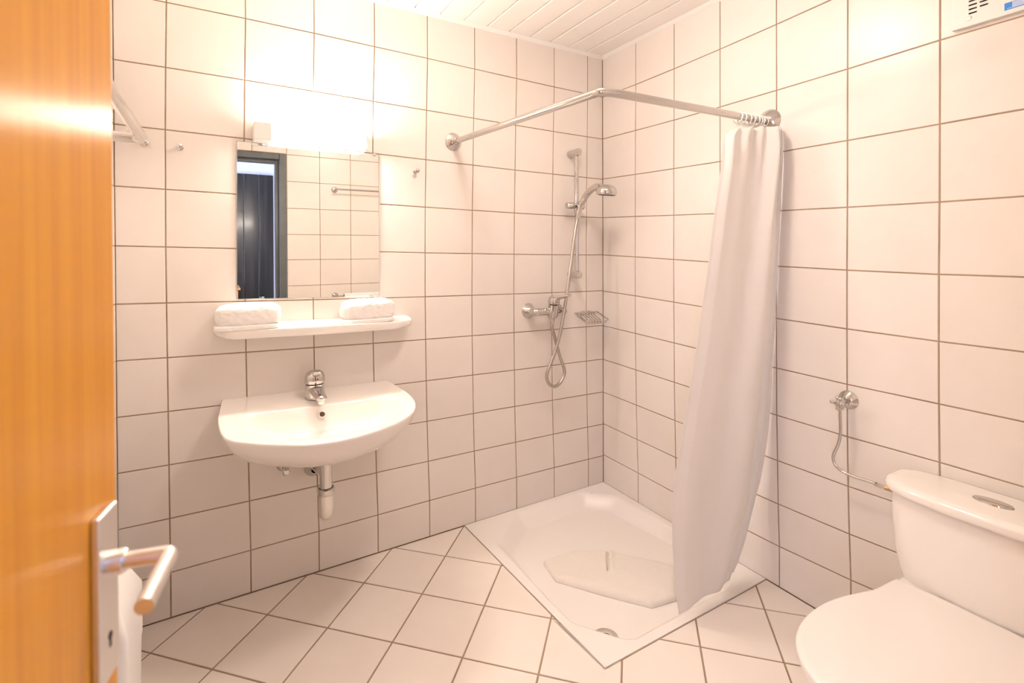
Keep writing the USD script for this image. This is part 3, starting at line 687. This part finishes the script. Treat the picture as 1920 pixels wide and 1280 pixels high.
zc = [1.846, 1.80, 1.70, 1.50, 1.30, 1.0, .73, .43, .20, .028]
XLc = [-.245, -.288, -.302, -.346, -.384, -.442, -.500, -.545, -.530, -.500]
YLc = [-.990, -.995, -1.000, -1.000, -1.000, -.995, -.985, -.975, -.970, -.968]
XRc = [-.010, -.009, -.009, -.009, -.009, -.009, -.014, -.035, -.085, -.135]
YRc = [-1.075, -1.083, -1.086, -1.086, -1.085, -1.078, -1.066, -1.038, -.995, -.957]
from scipy.interpolate import PchipInterpolator
zz = np.linspace(1.846, .028, 110); ip = lambda a: PchipInterpolator(zc[::-1], a[::-1])(zz)
xl, yl, xr, yr = ip(XLc), ip(YLc), ip(XRc), ip(YRc)
us = np.linspace(0, 1, 220); P = []
for i, z in enumerate(zz):
    h = (1.846 - z) / 1.82
    am = (.024 - .010 * h) * (1 - .35 * math.exp(-(h / .03) ** 2)) * (1 if h < .8 else 1 - .5 * (h - .8) / .2)
    kf = .955 - .125 * min(1, h / .55)                                                     # where the front layer ends
    ss = PchipInterpolator([0, .74, .80, .86, 1], [0, kf - .02, kf, kf - .06, 1])(us); ss[us > .80] = np.interp(us[us > .80], [.80, .86, 1], [kf, kf - .06, 1])
    back = np.clip((us - .785) / .06, 0, 1); back = back * back * (3 - 2 * back)
    base = np.stack([xl[i] + (xr[i] - xl[i]) * ss, yl[i] + (yr[i] - yl[i]) * ss], 1)
    nrm = np.array([yr[i] - yl[i], -(xr[i] - xl[i])]); nrm /= np.linalg.norm(nrm)            # towards the room
    f = np.sin(2 * np.pi * (2.35 * us ** 1.1 + .10 + .12 * h)) * (.6 + .4 * us) + .8 * np.sin(2 * np.pi * (6.3 * us + .4 * h)) * math.exp(-h / .10) + .18 * np.sin(2 * np.pi * (4.4 * us + .8 * h)) * (1 - h)
    off = am * f * np.clip(us / .06, .3, 1) * (1 - back) - back * (.020 + .034 * min(1, h * 2)) * (1 - .6 * np.clip((h - .82) / .16, 0, 1))
    xs = np.clip((us - .9) / .1, 0, 1) * 0
    pts = base + nrm * off[:, None]; pass
    pts[:, 0] = np.minimum(pts[:, 0], -.0045)
    wob = (meshkit.fbm(np.c_[us * 5, np.full(len(us), z * 3.0), np.zeros(len(us))], 3, 9) - .5) * .007 * min(1, h * 4)
    pts += nrm * wob[:, None]
    pts[:, 1] = np.maximum(pts[:, 1], -.985 if z < .02 else -1.2)
    zt = np.full(len(us), z)
    if i < 8: zt = z - (1 - i / 8) * .020 * np.clip(.22 - us, 0, 1) / .22 - (1 - i / 8) * .006 * np.abs(np.sin(np.pi * 9 * us))
    if i > 100: zt = z + (i - 100) / 9 * (.010 * np.sin(us * 9) * us + .012 * us)
    P.append(np.c_[pts, zt])
P = np.array(P); n1, n2 = P.shape[:2]
Fr = P.reshape(-1, 3); idc = np.arange(n1 * n2).reshape(n1, n2)
A3 = np.stack([idc[:-1, :-1], idc[:-1, 1:], idc[1:, 1:], idc[1:, :-1]], -1).reshape(-1, 4)
fm = trimesh.Trimesh(Fr, np.vstack([A3[:, [0, 1, 2]], A3[:, [0, 2, 3]]]), process=False); vn = np.array(fm.vertex_normals)
Bk = Fr - vn * .0012; k0 = len(Fr)
loop = np.concatenate([idc[0, :-1], idc[:-1, -1], idc[-1, :0:-1], idc[:0:-1, 0]]); lp = np.roll(loop, -1)
F4 = np.vstack([fm.faces, fm.faces[:, ::-1] + k0, np.c_[loop, loop + k0, lp + k0], np.c_[loop, lp + k0, lp]])
cm = trimesh.Trimesh(np.vstack([Fr, Bk]), F4, process=False)
sc_ = thing('shower_curtain', (-.2, -1.0, 1.86), 'white cloth shower curtain drawn to the wall and hanging into the tray', 'shower curtain')
obj('cloth', cm, 'curtain_cloth', sc_, smooth=True)
hem = P[-1].copy(); hem_t = tube(np.c_[hem[::3, 0], hem[::3, 1], hem[::3, 2] + .002], .0018, 8)
obj('hem', hem_t, 'curtain_cloth', sc_)

# ---------------------------------------------------------------- shower set
rx, ry = -.240, -.058
sr = thing('shower_rail', (rx, 0, 1.55), 'chrome vertical shower rail with sliding holder on the wall near the corner', 'shower rail')
obj('bar', bar((rx, ry, 1.222), (rx, ry, 1.900), .0108, 20), 'chrome', sr)
for z in (1.900, 1.228):
    obj('bracket', lathe([(0, -.0), (.0195, .0), (.0208, .004), (.0208, .078), (.0185, .085), (.012, .089), (0, .090)], (rx - .002, 0, z), (0, -1, 0), 32), 'chrome', sr)
sl = obj('slider', cat_(lathe([(0, 0), (.014, .001), (.018, .006), (.0185, .034), (.0165, .040), (.0165, .085), (.0185, .090), (.018, .114), (.013, .120), (0, .121)], (rx - .074, ry - .004, 1.606), (1, 0, 0), 28),
                        lathe([(.0108, -.026), (.017, -.024), (.018, 0), (.017, .024), (.0108, .026)], (rx, ry, 1.606), (0, 0, 1), 24)), 'chrome', sr, label='sliding holder with clamping knob')
hs = thing('hand_shower', (rx - .01, -.09, 1.6), 'chrome hand shower in the sliding holder, head pointing to the room', 'hand shower')
hp = spline([(rx - .014, -.084, 1.535), (rx - .010, -.094, 1.585), (rx - .002, -.118, 1.634), (rx, -.160, 1.672), (rx, -.208, 1.690), (rx, -.255, 1.688)], 36)
obj('handle', tube(hp, np.interp(np.linspace(0, 1, 36), [0, .15, .5, 1], [.0125, .0155, .0165, .020]), 20), 'chrome', hs)
hdm = lathe([(0, .032), (.018, .0315), (.035, .025), (.047, .012), (.052, .0), (.0525, -.012), (.0495, -.019), (0, -.019)], (0, 0, 0), (0, 0, 1), 44)
TILT = trimesh.transformations.rotation_matrix(math.radians(7), [1, 0, 0])
hdm.apply_transform(TILT); hdm.apply_translation((rx, -.300, 1.664))
obj('head', hdm, 'chrome', hs)
fc = lathe([(0, .004), (.042, .004), (.046, .002), (.0475, -.002)], (0, 0, 0), (0, 0, -1), 40)
nz = [lathe([(0, .0064), (.0016, .0062), (.0021, .003)], (r_ * math.cos(q_), r_ * math.sin(q_), 0), (0, 0, -1), 8) for r_, c_ in ((.012, 6), (.023, 12), (.034, 18)) for q_ in np.arange(c_) * 2 * np.pi / c_]
fc = cat_(fc, *nz); fc.apply_translation((0, 0, -.0185)); fc.apply_transform(TILT); fc.apply_translation((rx, -.300, 1.664))
obj('spray_face', fc, 'dark_rubber_grey', hs, label='grey spray plate with nozzles')

mxz = 1.040
sm_ = thing('shower_mixer', (-.43, 0, mxz), 'chrome single lever shower mixer on the tiled wall', 'mixer tap')
for x in (-.522, -.340):
    obj('wall_flange', lathe([(.014, .040), (.018, .040), (.024, .033), (.034, .014), (.041, .002), (.041, 0), (.014, 0)], (x, 0, mxz - .02 * (x + .43)), (0, -1, 0), 36), 'chrome', sm_)
    obj('union_nut', lathe([(.008, .034), (.0195, .034), (.0205, .037), (.0205, .050), (.0195, .053), (.008, .053)], (x, 0, mxz - .02 * (x + .43)), (0, -1, 0), 6), 'chrome', sm_)
bd_ = cat_(bent([(-.522, -.048, mxz + .002), (-.522, -.076, mxz + .002), (-.340, -.076, mxz - .002), (-.340, -.048, mxz - .002)], .0195, .014, 24),
           lathe([(.0, -.040), (.021, -.040), (.0275, -.033), (.0285, .0), (.0285, .034), (.0, .036)], (-.418, -.080, mxz + .004), (0, -.15, 1), 32))
obj('body', bd_, 'chrome', sm_)
capm = lathe([(0, .038), (.0285, .038), (.0315, .042), (.0318, .056), (.0285, .070), (.018, .079), (0, .082)], (-.418, -.080, mxz + .004), (0, -.15, 1), 32)
levm = from_m(m3.Manifold.batch_hull([S(.014, 24).translate((-.418, -.100, mxz + .072)), S(.0065, 18).translate((-.394, -.176, mxz + .088)), S(.0065, 18).translate((-.372, -.164, mxz + .088))]))
lv2 = obj('lever', cat_(capm, levm), 'chrome', sm_)
obj('hot_mark', lathe([(0, .0013), (.0042, .001), (.0042, -.001)], (-.4165, -.1185, mxz + .0535), (-.05, -1, .1), 14), 'red_dot', sm_, label='red hot water dot')
obj('hose_outlet', lathe([(.0, .0), (.0105, .0), (.0125, .003), (.0125, .014), (.0145, .016), (.0145, .030)], (-.424, -.080, mxz - .062), (0, 0, 1), 24), 'chrome', sm_)

hpts = [(-.424, -.080, .9775), (-.423, -.078, .950), (-.408, -.074, .915), (-.384, -.070, .846), (-.352, -.070, .757), (-.338, -.072, .705), (-.362, -.075, .661), (-.412, -.082, .641), (-.459, -.089, .672), (-.468, -.093, .715),
        (-.440, -.098, .785), (-.402, -.104, .885), (-.378, -.110, .990), (-.352, -.110, 1.116), (-.323, -.106, 1.260), (-.294, -.098, 1.400), (-.270, -.090, 1.500), (rx - .0145, -.0845, 1.5345)]
hc_ = spline(hpts, 420)
hr = .0088 + .0006 * np.sin(np.arange(420) * 2.1)
hz = obj('shower_hose', tube(hc_, hr, 12), 'hose_steel'); tag(hz, 'ribbed metal shower hose looping down below the mixer', 'hose')

# wire soap basket
sb = thing('soap_basket', (-.13, 0, 1.0), 'chrome wire soap basket on the wall beside the shower corner', 'soap basket')
x0, x1, zb, zf, yf = -.215, -.050, 1.010, .972, -.108
obj('frame', tube(np.vstack([spline([(x0, -.006, zb), (x0, yf + .01, zf + .004)], 4), [(x0 + .008, yf, zf)], spline([(x0 + .02, yf, zf), (x1 - .02, yf, zf - .002)], 4), [(x1 - .008, yf, zf - .002)], spline([(x1, yf + .01, zf + .002), (x1, -.006, zb - .003)], 4)]), .0042, 10, True), 'chrome', sb)
for k in range(7):
    x = x0 + .022 + k * (x1 - x0 - .044) / 6
    obj('wire', tube(spline([(x, -.006, zb), (x, -.010, zb - .022), (x, -.03, zb - .030), (x, yf + .012, zf - .016), (x, yf - .002, zf - .010), (x, yf, zf)], 18), .0023, 8), 'chrome', sb)
obj('wall_plate', rbox((-.165, -.006, .995), (-.10, -.0005, 1.018), .002, 8), 'chrome', sb)

# ---------------------------------------------------------------- toilet
CY = -1.703
tl = thing('toilet', (-.4, CY, 0), 'white close coupled toilet with closed lid against the right wall', 'toilet')


def ring_at(cx, a, b, z, n=2.8, x_back=-.004):
    p = superellipse(cx, CY, a, b, n, 96); return np.c_[p, np.full(len(p), z)]


cb0 = []
for z, xf, hw, n in ((.372, -.186, .196, 3.6), (.40, -.190, .205, 3.6), (.46, -.190, .215, 3.6), (.53, -.187, .2215, 3.6), (.60, -.182, .2245, 3.6), (.625, -.180, .2255, 3.6)):
    p = superellipse((xf - .012) / 2, CY, (-xf - .012) / 2, hw, n, 96); p[:, 0] -= .014 * (1 - ((p[:, 1] - CY) / hw) ** 2) * (p[:, 0] < (xf - .012) / 2)
    cb0.append(np.c_[p, np.full(len(p), z)])
ct = obj('cistern', loft(cb0), 'sanitary_porcelain', tl, smooth=50)
lid = []
for z, g_ in ((.6255, .006), (.627, .0105), (.634, .0125), (.645, .012), (.652, .008), (.6565, 0.0), (.658, -.012), (.658, -.06)):
    p = superellipse(-.0985, CY, .0915 + g_, .2265 + g_, 3.6, 96); p[:, 0] -= .014 * (1 - np.clip((p[:, 1] - CY) / .235, -1, 1) ** 2) * (p[:, 0] < -.098)
    p[:, 0] = np.minimum(p[:, 0], -.002); lid.append(np.c_[p, np.full(len(p), z)])
obj('cistern_lid', loft(lid), 'sanitary_porcelain', tl, smooth=40)
fb = obj('flush_button', cat_(*[lathe([(0, .003), (.026, .003), (.033, .0045), (.037, .0035), (.039, .0), (.039, -.003)], (0, 0, 0), (0, 0, 1), 40)]), 'chrome', tl, label='oval chrome flush button plate')
UsdGeom.Xformable(fb).AddTransformOp().Set(Gf.Matrix4d(.62, 0, 0, 0, 0, 1.1, 0, 0, 0, 0, 1, 0, -.098 + .4, 0, .658, 1))
pts = np.array(fb.GetAttribute('points').Get()) + np.array([-.4, CY, 0]); fb.GetAttribute('points').Set([Gf.Vec3f(*map(float, q_)) for q_ in pts])
# lid and seat: rounded egg, narrowing to the hinge
left = [(-.205, .176), (-.23, .181), (-.29, .186), (-.325, .189), (-.36, .199), (-.42, .217), (-.48, .230), (-.54, .2345), (-.60, .232), (-.66, .220), (-.71, .199), (-.75, .168), (-.783, .122), (-.801, .065)]
egg = np.array([(x, CY + w) for x, w in left] + [(-.806, CY)] + [(x, CY - w) for x, w in left[::-1]])
egg = resample(np.vstack([smooth_closed(egg, 2)]), 160)
ec = np.array([-.50, CY])


def egg_ring(s, z, dx=0.0):
    p = ec + (egg - ec) * s; p[:, 0] += dx; return np.c_[p, np.full(len(p), z)]


obj('seat_lid', loft([egg_ring(.972, .3715), egg_ring(.994, .3735), egg_ring(1.0, .378), egg_ring(.996, .3835), egg_ring(.982, .3868), egg_ring(.94, .3885), egg_ring(.5, .3905), egg_ring(.1, .3912)]), 'seat_plastic', tl, smooth=45)
obj('seat', loft([egg_ring(.955, .3545), egg_ring(.982, .3565), egg_ring(.988, .362), egg_ring(.983, .3685), egg_ring(.96, .3708)]), 'seat_plastic', tl, smooth=45)
bw_ = []
for z, s, cxx, a, b in ((.0, 0, -.36, .25, .125), (.02, 0, -.36, .25, .125), (.08, 0, -.365, .235, .112), (.16, 0, -.38, .245, .118), (.24, 0, -.405, .285, .150), (.30, 0, -.425, .325, .185), (.335, 0, -.44, .345, .203), (.352, 0, -.44, .35, .207), (.3535, 0, -.44, .33, .19)):
    bw_.append(ring_at(cxx, a, b, z, 2.3))
obj('bowl', loft(bw_), 'sanitary_porcelain', tl, smooth=50)
dk = []
for z, e in ((.30, -.02), (.345, 0), (.366, 0), (.3715, -.005)):
    p = superellipse(-.128, CY, .117 + e, .185 + e, 5, 96); dk.append(np.c_[p, np.full(len(p), z)])
obj('deck', loft(dk), 'sanitary_porcelain', tl, smooth=40)
for s in (-1, 1):
    obj('hinge', lathe([(0, .016), (.012, .015), (.014, .011), (.014, 0)], (-.214, CY + s * .075, .3695), (0, 0, 1), 24), 'chrome', tl)

# cistern supply valve and pipe on the right wall
vy, vz = -1.297, .823
va = thing('stop_valve', (0, vy, vz), 'chrome stop valve with cross handle on the right wall above the toilet pipe', 'valve')
obj('flange', lathe([(0, .016), (.012, .016), (.018, .014), (.031, .004), (.033, .0)], (0, vy, vz), (-1, 0, 0), 40), 'chrome', va)
obj('body', cat_(bar((-.008, vy, vz), (-.066, vy, vz), .0105), lathe([(0, -.026), (.0095, -.026), (.011, -.022), (.011, .012), (.008, .016), (0, .017)], (-.056, vy, vz), (0, 0, 1), 20)), 'chrome', va)
obj('cross_handle', cat_(lathe([(0, .020), (.007, .019), (.0095, .015), (.0095, .0)], (-.066, vy, vz), (-1, 0, 0), 24),
                         bar((-.075, vy - .019, vz), (-.075, vy + .019, vz), .0052), bar((-.075, vy, vz - .019), (-.075, vy, vz + .019), .0052),
                         *[from_m(S(.0066, 16).translate((-.075, vy + a, vz + b))) for a, b in ((.019, 0), (-.019, 0), (0, .019), (0, -.019))]), 'chrome', va)
sp1 = thing('supply_pipe', (-.056, -1.35, .62), 'thin bent chrome pipe from the stop valve to the cistern', 'pipe')
obj('pipe', tube(spline([(-.056, vy, .800), (-.056, vy, .760), (-.056, vy + .001, .700), (-.058, vy + .012, .655), (-.060, vy + .021, .625), (-.060, vy + .012, .594), (-.060, vy - .025, .580), (-.060, vy - .075, .580), (-.062, vy - .135, .580)], 60), .0050, 14), 'chrome', sp1)
obj('coupling_nut', lathe([(.0, .0), (.0072, .0), (.0085, .003), (.0085, .026), (.0072, .029), (.0, .029)], (-.062, vy - .108, .580), (0, -1, 0), 6), 'chrome', sp1)
obj('threaded_inlet', bar((-.062, vy - .137, .580), (-.062, vy - .190, .580), .0075), 'brass', sp1, label='brass threaded inlet')

# toilet paper holder, its edge just in the frame
ph = thing('paper_holder', (0, -1.80, .74), 'white plastic toilet paper holder on the right wall at the picture edge', 'paper holder')
obj('cover', rbox((-.045, -1.90, .690), (-.001, -1.747, .805), .016, 20), 'white_plastic', ph)
obj('roll', lathe([(.02, -.05), (.045, -.05), (.045, .05), (.02, .05)], (-.062, -1.815, .735), (0, 1, 0), 32), 'terry_cotton', ph)

# ---------------------------------------------------------------- wall fan heater, top right
fh = thing('wall_fan_heater', (0, -1.8, 2.2), 'white enamelled wall fan heater with vent slots and a blue sticker', 'heater')
HX = -.015
case = sbox(-2.03, 2.024, -1.585, 2.44)
slots = []
for c_ in range(9):
    for r_ in range(14):
        y1 = -1.6235 - c_ * .0245; z0 = 2.0575 + r_ * .0120 + c_ * .0
        if c_ > 0 and r_ < (1 if c_ == 1 else 2): continue
        slots.append(sbox(y1 - .0185, z0, y1, z0 + .0048))
front = case.difference(shapely.union_all(slots))
fm_ = trimesh.creation.extrude_polygon(front, .0025, engine='earcut'); fm_.vertices = np.c_[HX + fm_.vertices[:, 2], fm_.vertices[:, 0], fm_.vertices[:, 1]]; fm_.fix_normals()
obj('front_panel', fm_, 'heater_enamel', fh, smooth=False)
sd = case.difference(case.buffer(-.003, join_style='mitre'))
sm2 = trimesh.creation.extrude_polygon(sd, -HX - .0035, engine='earcut'); sm2.vertices = np.c_[HX + .0026 + sm2.vertices[:, 2], sm2.vertices[:, 0], sm2.vertices[:, 1]]; sm2.fix_normals()
obj('casing', sm2, 'heater_enamel', fh, smooth=False)
obj('back_plate', slab((-.0045, -2.026, 2.028), (-.0008, -1.589, 2.436)), 'dark_slot', fh, smooth=False)
obj('screw', cat_(lathe([(0, .0022), (.0045, .0018), (.0066, 0), (.0066, -.001)], (HX, -1.6255, 2.0455), (-1, 0, 0), 20)), 'satin_steel', fh, label='dull steel screw')
obj('screw_slot', slab((HX - .0027, -1.6292, 2.0449), (HX - .0019, -1.6218, 2.0461)), 'dark_slot', fh, smooth=False)
stk = obj('sticker', rbox((HX - .0008, -1.86, 2.036), (HX + .0002, -1.7005, 2.0565), .0003, 6), 'sticker_blue', fh, label='blue sticker with small pale lettering')
pr_ = [slab((HX - .0012, -1.86, 2.0385), (HX - .0007, -1.7130, 2.0545))]
obj('lettering', slab((HX - .00115, -1.858, 2.0382), (HX - .0007, -1.7165, 2.0550)), 'sticker_print', stk, smooth=False)
obj('lettering', slab((HX - .00115, -1.7165, 2.0390), (HX - .0007, -1.7060, 2.0405)), 'sticker_print', stk, smooth=False)

# ---------------------------------------------------------------- waste bin behind the door
wb_ = thing('waste_bin', (-2.187, -.81, 0), 'slim white plastic waste bin with pitched lid beside the door handle', 'waste bin')
bl = lambda s, z, r=.02: np.c_[np.array(sbox(-2.256 - s, -.93 - s, -2.118 + s, -.69 + s).buffer(-.02).buffer(.02, quad_segs=4).exterior.coords)[:-1], np.full(len(sbox(-2.256, -.93, -2.118, -.69).buffer(-.02).buffer(.02, quad_segs=4).exterior.coords) - 1, z)]
obj('body', loft([bl(-.010, 0.0), bl(-.008, .006), bl(-.002, .42), bl(-.002, .428)]), 'white_plastic', wb_)
l0 = bl(0, .432); cc = np.array([-2.187, -.81, 0])
lidr = [l0, bl(0.0, .552)]
for s, z in ((.75, .60), (.5, .636), (.25, .652), (.05, .655)):
    r_ = bl(0, z); r_[:, :2] = cc[:2] + (r_[:, :2] - cc[:2]) * s; lidr.append(r_)
obj('lid', loft(lidr), 'white_plastic', wb_)
